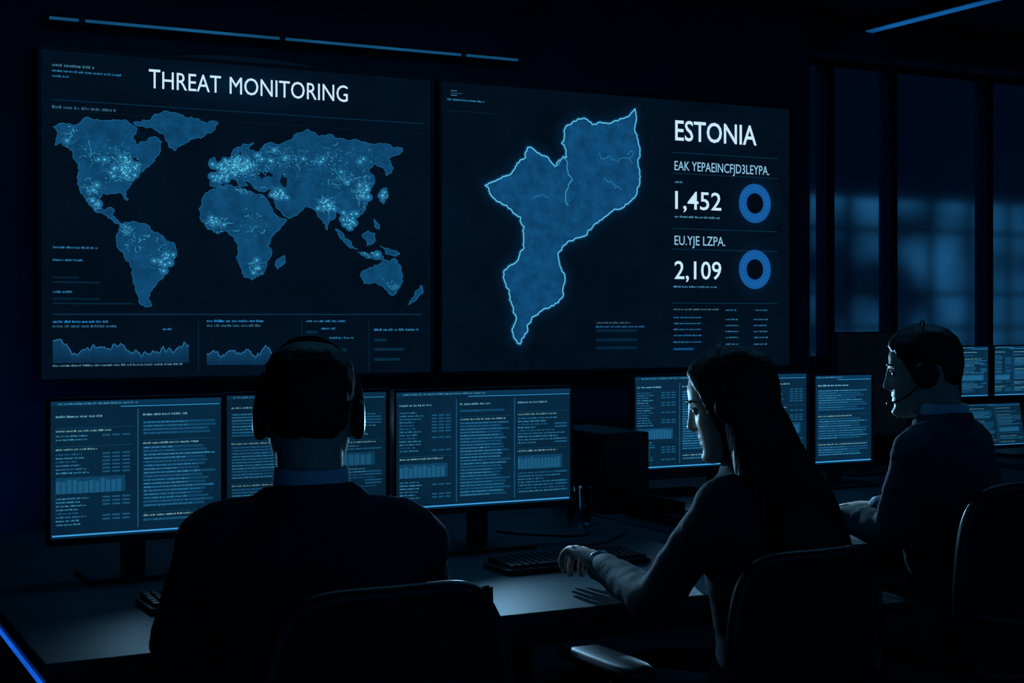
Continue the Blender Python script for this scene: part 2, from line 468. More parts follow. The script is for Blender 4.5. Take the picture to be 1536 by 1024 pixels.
for v in (417, 424, 449, 456): sep(c, 79, v, random.choice((118, 150, 200)), (7, 36, 58), .006)
cap(c, 79, 484, 162, 3.4, (34, 122, 184)); cap(c, 79, 491, 175, 3.6, (46, 96, 126)); cap(c, 79, 550, 273, 3, (76, 124, 150))
cap(c, 244, 495, 258, 3.2); cap(c, 310, 483, 396, 3.4, (34, 122, 184)); cap(c, 310, 490, 392, 3.6, (46, 96, 126))
cap(c, 459, 483, 519, 3.4); cap(c, 482, 494, 503, 3); cap(c, 494, 508, 531, 3); cap(c, 561, 496, 627, 3.4)
for u, v, u1 in ((459, 500, 476), (459, 518, 500), (459, 527, 520), (561, 512, 580), (561, 526, 606), (561, 541, 600), (459, 540, 510)):
    sep(c, u, v, u1, (9, 40, 64), .012)
for u in (297, 452, 553): x = wx(u); c.rect(x, wz(u, 556), x+.003, wz(u, 478), (8, 38, 60), 3)
def chart(c, u0, u1, v, base, amp, seed):
    pts = []; n = 90
    for i in range(n+1):
        u = u0+(u1-u0)*i/n
        y = v-amp*(noise.noise(Vector((i*.09, seed, 0)))*1.3+noise.noise(Vector((i*.5, seed, 3)))*.5)
        pts.append((u, y))
    for a, b_ in zip(pts, pts[1:]):
        c.poly([wp(a[0], base), wp(b_[0], base), wp(*b_), wp(*a)], [(8, 40, 68), (8, 40, 68), (15, 62, 98), (15, 62, 98)], 3)
    c.line([wp(*p) for p in pts], .0035, (40, 110, 154), 4)
chart(c, 79, 283, 521, 544, 16, 1.3); chart(c, 310, 440, 528, 547, 12, 4.1)
sep(c, 79, 544, 283, (15, 60, 90)); sep(c, 310, 547, 440, (15, 60, 90))
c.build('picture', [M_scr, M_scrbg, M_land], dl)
xt, zt = wx(223), wz(223, 132); x_end = wx(521)
text('T', xt, zt, wx(240), wz(223, 103)-wz(223, 132), dl)
text('HREAT', wx(243), zt, wx(331), (wz(300, 110)-wz(300, 136)), dl)
text('MONITORING', wx(344), zt, x_end, (wz(300, 110)-wz(300, 136)), dl)

# ---- right display : country map
XB0, XB1 = wx(657), wx(1187)
dr = display('wall_display_screen', XB0, XB1, ZB, ZT)
c = Canvas(); c.rect(XB0+.012, ZB+.012, XB1-.012, ZT-.012, BG, 1, 1)
est = [(952,163),(954,180),(951,192),(957,215),(956,240),(960,265),(955,285),(945,302),(932,312),(913,320),(900,330),(888,341),(878,353),(860,360),(845,368),(836,380),(840,400),(847,420),(842,447),(830,458),(812,466),(798,475),(790,488),(786,505),(780,516),(772,508),(770,488),(770,462),(764,435),(755,408),(765,398),(778,385),(785,360),(786,340),(780,325),(767,315),(750,303),(736,292),(727,278),(745,270),(762,263),(775,245),(788,236),(791,221),(805,229),(820,235),(832,250),(839,240),(850,236),(842,215),(846,195),(860,182),(876,177),(888,187),(910,185),(930,178),(945,172)]
ef = [wp(*q) for q in fractal(est, 3, .16)]
c.line([wp(*q) for q in est], .12, (4, 26, 46), 1.6, col2=BG, closed=True)  # wide bloom round the country outline, painted as a fading ribbon
c.line(ef, .026, (13, 72, 110), 2.4, col2=(4, 25, 44), closed=True)  # tighter, brighter painted bloom along the same outline
c.poly(ef, (14, 70, 113), 3, 2)
c.line(ef, .0058, (92, 186, 224), 5, closed=True)
inner = [(832,250),(845,233),(851,245),(852,262),(858,270),(852,280),(848,293),(852,308)]
def fopen(p, it, amp):
    q = fractal(p+[p[-1]], it, amp); return q[:-(2**it)]
c.line([wp(*q) for q in fopen(inner, 2, .15)], .005, (60, 145, 190), 5)
for p in ([(898,230),(905,238),(915,236),(925,242),(935,236),(945,240)], [(800,298),(812,292),(822,296)], [(905,268),(915,272),(922,282),(932,284)], [(940,232),(950,228),(948,245)]):
    c.line([wp(*q) for q in fopen(p, 3, .3)], .0045, (34, 112, 158), 4.6)
for _ in range(160):
    p = (random.gauss(900, 40), random.gauss(240, 35))
    if inside(p, est):
        x, z = wp(*p); c.rect(x, z, x+.003, z+.0025, (34, 108, 152), 4.6)
x, z = wp(676, 143)
c.rect(x, z, x+.03, z+.003, (64, 124, 154), 4); c.rect(x, z+.02, x+.03, z+.023, (64, 124, 154), 4); c.rect(x, z+.01, x+.06, z+.012, (44, 94, 124), 4)
cap(c, 670, 150, 727, 3, (44, 124, 174)); sep(c, 670, 166, 750, (7, 32, 52), .003)
cap(c, 894, 485, 946, 2.6, (56, 96, 118)); cap(c, 894, 491, 968, 2.6)
for v in (498, 512, 524): sep(c, 894, v, 955, (7, 34, 56), .014)
for v in (229, 260, 343, 374, 455): sep(c, 1007, v, 1166, (11, 44, 68), .004)
cap(c, 1012, 274, 1024, 2.8, (80, 140, 172)); cap(c, 1012, 326, 1080, 3.4, (80, 145, 178)); cap(c, 1010, 431, 1075, 3.2, (66, 134, 172))
cap(c, 1010, 465, 1078, 3, (64, 110, 118))
for v in (477, 486, 495, 504, 514):
    cap(c, 1010, v, 1052, 2.6, (40, 112, 162)); cap(c, 1088, v+3, 1108, 2.6, (48, 112, 154)); cap(c, 1130, v+3, 1152, 2.6, (48, 112, 154))
cap(c, 1088, 466, 1104, 2.8); cap(c, 1132, 466, 1152, 2.8)
sep(c, 1010, 525, 1040, (14, 72, 124), .01)
for cu_, cv in ((1132, 305), (1132, 404)):
    cx, cz = wp(cu_, cv); n = 72
    ell(c, cx, cz, .17, .17, (8, 44, 78), BG, 2)  # glow around the ring, painted as a colour gradient
    P = lambda r, t: (cx+r*math.cos(t), cz+r*math.sin(t))
    c.poly([P(.054, 2*math.pi*i/n) for i in range(n)], (2, 10, 20), 3)
    for i in range(n):
        a, b_ = 2*math.pi*i/n, 2*math.pi*(i+1)/n
        c.poly([P(.051, a), P(.098, a), P(.098, b_), P(.051, b_)], (20, 88, 156), 4)
    for i in range(24):
        a = 2*math.pi*i/24
        c.line([P(.070, a), P(.082, a)], .003, (32, 112, 186), 5)
ell(c, wx(1072), wz(1072, 200), .30, .11, (5, 29, 52), BG, 1.8)  # painted bloom behind the country name
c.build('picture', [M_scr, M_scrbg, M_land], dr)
def t2(s, u0, v, u1, hp, bold=.004, mat=M_white):
    text(s, wx(u0), wz(u0, v), wx(u1), hp*(YS/(ct-st*(u0-768)/F))/F, dr, bold=bold, mat=mat)
t2('ESTONIA', 1012, 210, 1134, 30, .010); t2('EAK YEPAEINCFJD3LEYPA.', 1011, 255, 1153, 14, .0, M_soft)
t2('1,452', 1012, 313, 1081, 27, .006); t2('EU.YJE LZPA.', 1011, 367, 1087, 14, .0, M_soft); t2('2,109', 1011, 418, 1081, 27, .006)

# ------------------------------------------------------------------ desks
def desk(name, x0, x1, y0, y1, led_left=False):
    e = empty(name, (x0, y0, 0)); w = x1-x0; d = y1-y0
    b = bmesh.new(); box(b, 0, w, 0, d, .712, .74); mk('top', b, M_desk, e, bevel=.004)
    b = bmesh.new()
    box(b, .02, w-.02, .03, .05, .665, .7115); box(b, .02, w-.02, d-.05, d-.03, .3, .7115)
    for x in (.05, w-.10):
        for y in (.08, d-.13): box(b, x, x+.05, y, y+.05, .02, .7115)
        box(b, x, x+.05, .05, d-.05, 0, .02)
        box(b, x+.01, x+.04, .13, d-.13, .66, .70)
    mk('frame', b, M_deskedge, e, bevel=.003)
    if led_left:
        b = bmesh.new(); box(b, -.004, .002, .0, d, .698, .703)
        mk('edge_led', b, led('led_desk', (16, 88, 205), 1.3), e)
        b = bmesh.new(); box(b, .003, .018, .0, d, .0, .711); mk('side_panel', b, M_bezel, e)
    return e
desk('desk', .45, 2.28, 2.66, 4.30, True)
desk('desk', 2.30, 4.45, 3.06, 4.62)
desk('desk', 5.9, 8.3, 6.25, 7.05)
desk('desk', 4.62, 6.0, 4.45, 5.15)

# ------------------------------------------------------------------ monitors
def ui(c, x0, x1, z0, z1, seed, dim=1.0):
    random.seed(seed); w = x1-x0; h = z1-z0
    S = lambda *q: tuple(min(255, v*dim) for v in q)
    c.rect(x0, z0, x1, z1, S(7, 38, 60), 1, 1)
    c.rect(x0, z1-h*.035, x1, z1, S(9, 50, 80), 2)
    c.words(x0+w*.04, z1-h*.026, x0+w*.5, h*.014, S(60, 128, 164), 3)
    c.rect(x0+w*.4, z1-h*.05, x1-.004, z1-h*.044, S(44, 138, 196), 3)
    c.rect(x0+.004, z0+h*.015, x1-.004, z0+h*.026, S(58, 156, 222), 3)
    ncol = max(1, round(w/.20)); cw = w/ncol
    for k in range(ncol):
        a = x0+k*cw+cw*.06; b_ = x0+(k+1)*cw-cw*.06
        if k: c.rect(x0+k*cw-.0010, z0+h*.05, x0+k*cw+.0010, z1-h*.07, S(28, 90, 128), 3)
        z = z1-h*.12
        c.words(a, z, a+(b_-a)*.6, h*.016, S(96, 158, 184), 3); z -= h*.06
        style = (seed+k) % 3; charted = False
        while z > z0+h*.07:
            r = random.random()
            if not charted and z < z0+h*.45 and z-h*.16 > z0+h*.06 and style != 1:
                charted = True; n = random.randint(10, 14); bw = (b_-a)*.86/n
                c.rect(a, z-h*.12, a+(b_-a)*.9, z, S(14, 62, 94), 2.5)
                for i in range(n):
                    bh = h*.10*random.uniform(.85, 1.05)
                    c.rect(a+i*bw, z-h*.118, a+i*bw+bw*.8, z-h*.118+bh, S(26, 86, 122), 3)
                z -= h*.16
            elif r < .10:
                z -= h*.03
                c.rect(a, z+h*.012, b_, z+h*.014, S(24, 80, 116), 3)
                c.words(a, z-h*.015, b_, h*.014, S(104, 156, 166), 3, fill=random.uniform(.5, 1)); z -= h*.05
            else:
                g = random.uniform(.35, 1)
                col = random.choice((S(42, 120, 164), S(30, 96, 140), S(56, 136, 178)))
                if style == 0:
                    c.words(a, z, a+(b_-a)*.45*random.uniform(.6, 1), h*.012, col, 3)
                    if random.random() < .7:
                        for q in range(3):
                            c.rect(a+(b_-a)*(.6+.13*q), z, a+(b_-a)*(.7+.13*q), z+h*.012, S(24, 82, 118), 3)
                elif style == 1:
                    c.rect(a, z, a+(b_-a)*random.uniform(.75, 1), z+h*.017, S(16, 68, 102), 2.5)
                    c.words(a+.002, z+h*.003, a+(b_-a)*g, h*.011, col, 3)
                else:
                    c.words(a, z, a+(b_-a)*g, h*.012, col, 3)
                    if random.random() < .3: c.rect(a+(b_-a)*.75, z, b_, z+h*.013, S(24, 84, 122), 3)
                z -= h*.027

def monitor(x0, x1, y, z0, z1, seed, zd=.74, rot=0, power=0, dim=1.0, on=True):
    cx = (x0+x1)/2; w = x1-x0
    e = empty('computer_monitor', (cx, y, zd), rot)
    a, t = z0-zd, z1-zd; m = .008
    b = bmesh.new()
    box(b, -w/2, w/2, .004, .024, a, t)
    box(b, -w/2, -w/2+m, -.004, .004, a, t); box(b, w/2-m, w/2, -.004, .004, a, t)
    box(b, -w/2+m, w/2-m, -.004, .004, a, a+.016); box(b, -w/2+m, w/2-m, -.004, .004, t-m, t)
    box(b, -w*.3, w*.3, .024, .045, a+.05, t-.06)
    mk('housing', b, M_bezel, e, bevel=.0015)
    c = Canvas()
    if on: ui(c, -w/2+m, w/2-m, a+.016, t-m, seed, dim)
    else: c.rect(-w/2+m, a+.016, w/2-m, t-m, (3, 8, 14), 1, 1)
    o = c.build('screen', [M_scr, M_scrbg], e); o.location = (0, .0035, 0)
    b = bmesh.new()
    box(b, -.028, .028, .046, .062, .008, a+(t-a)*.55); box(b, -.035, .035, .0451, .0465, a+.09, a+.17)
    mk('neck', b, M_black, e, bevel=.003)
    b = bmesh.new()
    box(b, -.125, .125, -.055, .12, 0, .010); mk('base', b, M_black, e, bevel=.006)
    if power:
        L = bpy.data.lights.new('screen_light', 'SPOT'); L.energy = power; L.color = (.30, .66, 1.0)
        L.spot_size = math.radians(112); L.spot_blend = 1; L.shadow_soft_size = 0
        lo = bpy.data.objects.new('screen_light', L); link(lo, e)
        lo.location = (0, -.02, (a+t)/2+.06)
        lo.rotation_euler = (-math.radians(101), 0, 0)
    return e
monitor(.590, 1.003, 3.45, .825, 1.163, 3, power=4)
monitor(1.05, 1.50, 3.62, .85, 1.157, 10, power=4, dim=.9)
monitor(1.441, 1.967, 3.45, .838, 1.163, 6, power=24)
monitor(2.575, 3.305, 4.12, .825, 1.156, 21, power=38, dim=1.08)
monitor(3.325, 3.60, 4.12, .81, 1.146, 34, power=4, dim=1.1)
monitor(6.535, 6.777, 6.7, .84, 1.17, 41, dim=1.15)
monitor(6.81, 7.15, 6.7, .84, 1.17, 45, dim=1.15)
monitor(3.66, 4.02, 4.40, .88, 1.29, 5, on=False)
e = empty('laptop', (4.98, 4.74, .74))
b = bmesh.new(); box(b, -.17, .17, -.12, .12, 0, .016); mk('base', b, M_bezel, e, bevel=.003)
b = bmesh.new(); Mt = Matrix.Translation((0, .12, .018)) @ Matrix.Rotation(-.2, 4, 'X')
box(b, -.17, .17, 0, .008, 0, .21, Mt); mk('lid', b, M_bezel, e, bevel=.002)
c = Canvas(); ui(c, -.16, .16, .01, .2, 52); o = c.build('screen', [M_scr, M_scrbg], e)
o.matrix_local = Mt @ Matrix.Translation((0, -.0012, 0))

# ------------------------------------------------------------------ keyboards, mouse, cables, tumbler, pc
def keyboard(x, y, rz=0, w=.40):
    e = empty('keyboard', (x, y, .74), rz)
    b = bmesh.new(); box(b, -w/2, w/2, -.068, .068, 0, .014); mk('case', b, M_black, e, bevel=.004)
    b = bmesh.new(); n = int(w/.0192)
    for r in range(6):
        k = 0
        while k < n:
            kw = 5 if (r == 0 and k == 4) else 1
            kw = min(kw, n-k)
            xx = -w/2+.008+k*(w-.016)/n; x1 = -w/2+.008+(k+kw)*(w-.016)/n-.003
            y0 = -.061+r*.0205; zz = .0145+.0012*r
            b2 = [(xx, y0, .0142), (x1, y0, .0142), (x1, y0+.0175, .0142), (xx, y0+.0175, .0142)]
            t = [(xx+.0018, y0+.002, zz+.008), (x1-.0018, y0+.002, zz+.008), (x1-.0018, y0+.016, zz+.009), (xx+.0018, y0+.016, zz+.009)]
            v = [b.verts.new(q) for q in b2+t]
            for f in ((3, 2, 1, 0), (4, 5, 6, 7), (0, 1, 5, 4), (1, 2, 6, 5), (2, 3, 7, 6), (3, 0, 4, 7)): b.faces.new([v[i] for i in f])
            k += kw
    mk('keys', b, M_key, e)
keyboard(.925, 3.06, 0, .42); keyboard(1.77, 3.13, .02, .40); keyboard(2.86, 3.52, 0, .40)
def mouse(x, y):
    e = empty('computer_mouse', (x, y, .74))
    b = bmesh.new()
    loft(b, [(0, -.003, 0, .030, .052), (0, -.003, .008, .033, .056), (0, -.004, .020, .030, .050), (0, -.008, .031, .020, .034), (0, -.01, .035, .004, .006)], e=2.3)
    mk('shell', b, M_black, e, smooth=True)
    b = bmesh.new(); cyl(b, (-.004, .018, .028), .008, .008, 16, 'X'); mk('wheel', b, M_key, e)
mouse(1.24, 3.02); mouse(2.12, 3.16)
def cable(name, pts, r=.003):
    b = bmesh.new(); tube(b, pts, [r]*len(pts), sub=8, n=8); return mk(name, b, M_black, smooth=True)
zc = .7435
cable('monitor_cable', [(.94, 3.66, zc), (.96, 3.58, zc), (1.02, 3.48, zc), (1.12, 3.50, zc), (1.14, 3.75, zc)])
cable('monitor_cable', [(1.86, 3.70, zc), (1.90, 3.62, zc), (2.02, 3.52, zc), (2.10, 3.60, zc), (2.2, 3.85, zc)])
cable('keyboard_cable', [(1.84, 3.21, zc), (1.90, 3.36, zc), (2.02, 3.38, zc), (2.16, 3.5, zc)])
b = bmesh.new()
prof = [(.030, 0), (.034, .004), (.038, .11), (.036, .11), (.031, .010), (.0, .010)]
rs = [[Vector((max(r, .0005)*math.cos(2*math.pi*i/32), max(r, .0005)*math.sin(2*math.pi*i/32), z)) for i in range(32)] for r, z in prof]
rings(b, rs)
M_tg = pmat('tumbler_glass', (.8, .9, 1), .02); M_tg.node_tree.nodes['Principled BSDF'].inputs['Transmission Weight'].default_value = 1
o = mk('drinking_glass', b, M_tg, smooth=True); o.location = (2.14, 3.72, .7402)
e = empty('desktop_computer', (2.40, 4.05, .74))
b = bmesh.new(); box(b, -.08, .08, -.18, .18, .008, .25); mk('case', b, M_bezel, e, bevel=.006)
b = bmesh.new()
for k in range(7): box(b, -.06, .06, -.185, -.18, .05+k*.018, .057+k*.018)
box(b, -.06, .06, -.184, -.18, .19, .23)
for x in (-.07, .05):
    for y in (-.15, .13): box(b, x, x+.02, y, y+.02, 0, .008)
mk('front_grille', b, M_black, e)
e = empty('document_tray', (2.48, 3.66, .74))
b = bmesh.new()
for z in (0, .05):
    box(b, -.12, .12, -.16, .16, z, z+.004); box(b, -.12, -.116, -.16, .16, z+.004, z+.03); box(b, .116, .12, -.16, .16, z+.004, z+.03); box(b, -.116, .116, .156, .16, z+.004, z+.03)
for x in (-.118, .114):
    for y in (-.15, .15): box(b, x, x+.004, y, y+.008, .03, .05)
mk('trays', b, M_black, e)
e = empty('storage_cabinet', (3.35, 5.70, 0))
b = bmesh.new(); box(b, -.9, .9, -.2, .3, .06, .86); box(b, -.86, .86, -.17, .28, 0, .06); mk('carcass', b, M_bezel, e, bevel=.005)
b = bmesh.new()
for k in range(4): box(b, -.88+k*.445, -.455+k*.445, -.215, -.2005, .09, .84)
for k in range(4): box(b, -.50+k*.445, -.49+k*.445, -.235, -.2155, .5, .62)
mk('doors', b, M_wall, e, bevel=.003)

# ------------------------------------------------------------------ office chairs
def chair(x, y, rz=0, w=.40, top=.965):
    e = empty('office_chair', (x, y, 0), rz)
    b = bmesh.new()
    loft(b, [(0, 0, .395, .20, .20), (0, 0, .405, .235, .225), (0, 0, .435, .24, .23), (0, 0, .453, .22, .21), (0, 0, .457, .10, .10)], e=4.5, n=48, sub=3)
    mk('seat', b, M_fabric, e, smooth=True)
    def bp(u, v):
        hw = w/2*(.86+.14*math.sin(math.pi*min(1, v*1.1)*.9))
        return Vector((hw*u, -.245-.035*v+.035*u*u-.02*math.sin(v*math.pi), .52+(top-.52)*v))
    b = bmesh.new(); N = 20
    for s in (0, .012):
        gd = [[b.verts.new(bp((2*i/N-1)*.96, .015+.97*j/N)+Vector((0, s, 0))) for i in range(N+1)] for j in range(N+1)]
        for j in range(N):
            for i in range(N): b.faces.new((gd[j][i], gd[j][i+1], gd[j+1][i+1], gd[j+1][i]))
    mk('back_panel', b, M_fabric, e, smooth=True)
    b = bmesh.new()
    def sq(t):
        a = 2*math.pi*t; cc, ss = math.cos(a), math.sin(a); q = 5
        return math.copysign(abs(cc)**(2/q), cc), math.copysign(abs(ss)**(2/q), ss)
    P = [bp(sq(k/80)[0], (sq(k/80)[1]+1)/2)+Vector((0, .006, 0)) for k in range(81)]
    tube(b, P, [.013]*81, sub=1, n=12)
    tube(b, [bp(0, .0), (0, -.30, .46), (0, -.22, .385), (0, -.05, .375)], [.022, .024, .024, .03], n=12)
    tube(b, [bp(-.95, .35)+Vector((0, -.012, 0)), bp(0, .30)+Vector((0, -.03, 0)), bp(.95, .35)+Vector((0, -.012, 0))], [.012, .02, .012], n=12)
    tube(b, [bp(0, .30)+Vector((0, -.03, 0)), bp(0, .0)+Vector((0, -.02, 0))], [.02, .022], n=12)
    mk('back_frame', b, M_black, e, smooth=True)
    for s in (-1, 1):
        b = bmesh.new()
        tube(b, [(s*.16, -.02, .39), (s*.27, -.02, .40), (s*.285, -.03, .48), (s*.285, -.02, .66)], [.016]*4, n=12)
        mk('arm_post', b, M_black, e, smooth=True)
        b = bmesh.new()
        loft(b, [(s*.285, .02, .66, .03, .12), (s*.285, .02, .665, .042, .135), (s*.285, .02, .682, .042, .135), (s*.285, .02, .69, .03, .12)], e=4, sub=2)
        mk('arm_pad', b, M_black, e, smooth=True)
    b = bmesh.new(); cyl(b, (0, 0, .36), .07, .035); cyl(b, (0, 0, .12), .026, .25); cyl(b, (0, 0, .075), .045, .06)
    mk('gas_column', b, M_black, e)
    b = bmesh.new()
    for k in range(5):
        a = 2*math.pi*k/5+.3; d = Vector((math.cos(a), math.sin(a), 0))
        tube(b, [d*.03+Vector((0, 0, .11)), d*.18+Vector((0, 0, .095)), d*.30+Vector((0, 0, .075))], [.024, .02, .015], n=10)
        p = d*.30; Mr = Matrix.Translation(p) @ Matrix.Rotation(a, 4, 'Z')
        cyl(b, (0, .006, .028), .028, .018, 20, 'Y', M=Mr); cyl(b, (0, -.024, .028), .028, .018, 20, 'Y', M=Mr)
        cyl(b, (0, 0, .03), .008, .045, 10, 'Z', M=Mr)
    mk('star_base', b, M_black, e, smooth=False)
    return e
chair(.79, 2.15, 0, .37, .965)
chair(1.765, 2.46, .04, .36, .900)
chair(2.66, 2.70, -.08, .46, .96)

# ------------------------------------------------------------------ people
def interp(tab, z):
    if z <= tab[0][0]: return tab[0][1:]
    for a, b_ in zip(tab, tab[1:]):
        if z <= b_[0]:
            t = (z-a[0])/(b_[0]-a[0]); t = t*t*(3-2*t)*.4+t*.6
            return tuple(p+(q-p)*t for p, q in zip(a[1:], b_[1:]))
    return tab[-1][1:]
HEADT = [(-.118, .072, .035, .010), (-.114, .084, .005, .030), (-.102, .090, -.03, .044), (-.085, .089, -.055, .055), (-.065, .087, -.070, .062),
         (-.040, .087, -.082, .068), (-.01, .086, -.094, .072), (.02, .089, -.100, .0745), (.05, .088, -.100, .075), (.075, .078, -.090, .070),
         (.095, .058, -.070, .057), (.108, .034, -.045, .038), (.114, .012, -.020, .018), (.116, 0, -.005, .003)]
def g(x, c_, s): return math.exp(-((x-c_)/s)**2)
def head_pt(z, a, female=False):
    f, b_, w = interp(HEADT, z)
    yc = (f+b_)/2; ry = (f-b_)/2; q = 2.3
    s, c_ = math.sin(a), math.cos(a)
    x = w*math.copysign(abs(s)**(2/q), s); y = yc+ry*math.copysign(abs(c_)**(2/q), c_)
    if c_ > 0:
        nz = 0
        if -.046 < z < .03:
            nz = .027*max(0, 1-((z+.030)/.060 if z > -.030 else (-.030-z)/.015))**.9
        wn = .011+.006*g(z, -.033, .012)
        y += nz*g(x, 0, wn)
        y += (.006*g(z, -.056, .005)+.006*g(z, -.068, .005)-.003*g(z, -.062, .0025)-.004*g(z, -.08, .007)+.006*g(z, -.1, .010))*g(x, 0, .022)
        for sx in (-1, 1):
            y -= .010*g(x, sx*.031, .014)*g(z, .006, .012)
            y += .003*g(x, sx*.03, .02)*g(z, .026, .007)
            y += .003*g(x, sx*.045, .014)*g(z, -.02, .015)
    if female: x *= .95
    return Vector((x, y, z))
ZR = sorted(set([-.118+.234*(.5-.5*math.cos(math.pi*i/46)) for i in range(47)]))
def head_rings(bm, M, off=None, female=False):
    rs = []
    C = Vector((0, -.005, .02))
    for z in ZR:
        row = []
        for i in range(96):
            a = 2*math.pi*i/96; p = head_pt(z, a, female)
            if off:
                d = (p-C).normalized(); p = p+d*off(p, a)
            row.append(M @ p)
        rs.append(row)
    rings(bm, rs)

def sstep(x, a, b_):
    t = max(0, min(1, (x-a)/(b_-a))); return t*t*(3-2*t)
def male_hair(p, a):
    d = abs((math.degrees(a)+180) % 360-180)
    zh, = interp([(0, .066), (38, .058), (56, .034), (68, .0), (78, -.030), (88, -.034), (98, .018), (112, .012), (122, -.030), (145, -.044), (180, -.048)], d)
    n = noise.noise(p*60)*.002+noise.noise(Vector((p.x*160, p.y*160, p.z*30)))*.0012
    top = .006*sstep(p.z, .05, .10)+.004*sstep(p.z, .03, .07)*sstep(60-d, 0, 50)
    return -.006+(.011+top+n)*sstep(p.z, zh-.006, zh+.012)
def female_hair(p, a):
    d = abs((math.degrees(a)+180) % 360-180)
    zh, = interp([(0, .080), (35, .068), (55, .035), (68, -.03), (80, -.10), (90, -.13), (180, -.13)], d)
    n = noise.noise(Vector((p.x*150, p.y*150, p.z*20)))*.002
    return -.006+(.019+n)*sstep(p.z, zh-.004, zh+.014)

def hand(wrist, d, up, thumb, curl, parent, inv):
    Y = Vector(d).normalized(); Z = Vector(up); Z = (Z-Y*Z.dot(Y)).normalized(); X = Y.cross(Z)
    M = Matrix((X, Y, Z)).transposed().to_4x4(); M.translation = Vector(wrist)
    b = bmesh.new()
    rs = []
    for y, rx, rz, zo in resample([[-.03, .026, .020, 0], [0, .027, .019, 0], [.03, .037, .017, 0], [.065, .042, .015, .001], [.088, .041, .012, 0], [.096, .036, .008, -.001]], 4):
        rs.append([M @ Vector((rx*math.cos(t), y, zo+rz*math.sin(t))) for t in [2*math.pi*k/24 for k in range(24)]])
    rings(b, rs)
    for i, (x, L) in enumerate(((-.030, .075), (-.010, .084), (.010, .078), (.029, .062))):
        x *= -thumb
        p = Vector((x, .078+(.006 if i in (1, 2) else 0), .001)); ang = 0; pts = [p.copy()]
        for seg, cc in ((.20, 0), (.38, curl*.8), (.28, curl), (.20, curl*.7)):
            ang += cc; p = p+Vector((x*.10*seg, math.cos(ang)*L*seg*1.15, -math.sin(ang)*L*seg*1.15)); pts.append(p.copy())
        pts.append(p+Vector((0, math.cos(ang)*.004, -math.sin(ang)*.004)))
        tube(b, pts, [.0095, .0092, .0085, .0078, .0068, .003], sub=3, n=12, M=M)
    s = thumb
    tube(b, [(s*.022, .010, -.004), (s*.044, .038, -.012), (s*.052, .066, -.024), (s*.044, .088, -.034), (s*.042, .093, -.036)], [.014, .0135, .011, .009, .003], sub=3, n=12, M=M)
    return fused('hand', b, M_skin, .0028, parent, inv, 3)

def headset(M, mic=True):
    e = empty('headset', M.translation)
    inv = Matrix.Translation(-M.translation)
    b = bmesh.new(); pts = []
    for k in range(33):
        a = math.pi*k/32
        pts.append((.088*math.cos(a), -.008, .0+.131*math.sin(a)))
    tube(b, pts, [.0065]*33, sub=1, n=10, M=M)
    mk('headband', b, M_black, e, smooth=True, inv=inv)
    for s in (-1, 1):
        b = bmesh.new()
        R = Matrix.Rotation(math.pi/2, 4, 'Y')
        T = M @ Matrix.Translation((s*.072, -.006, -.006)) @ (R if s > 0 else Matrix.Rotation(-math.pi/2, 4, 'Y'))
        loft(b, [(0, 0, 0, .020, .022), (0, 0, .002, .032, .032), (0, 0, .010, .036, .034), (0, 0, .016, .034, .032), (0, 0, .021, .027, .026), (0, 0, .023, .012, .012)], M=T, n=32)
        mk('ear_cup', b, M_black, e, smooth=True, inv=inv)
    if mic:
        b = bmesh.new()
        tube(b, [(-.092, 0, -.02), (-.088, .045, -.055), (-.070, .080, -.070), (-.056, .094, -.074)], [.003]*4, sub=6, n=8, M=M)
        tube(b, [(-.058, .093, -.074), (-.052, .097, -.074), (-.044, .101, -.073)], [.004, .006, .004], sub=4, n=10, M=M)
        mk('microphone_boom', b, M_black, e, smooth=True, inv=inv)
    return e

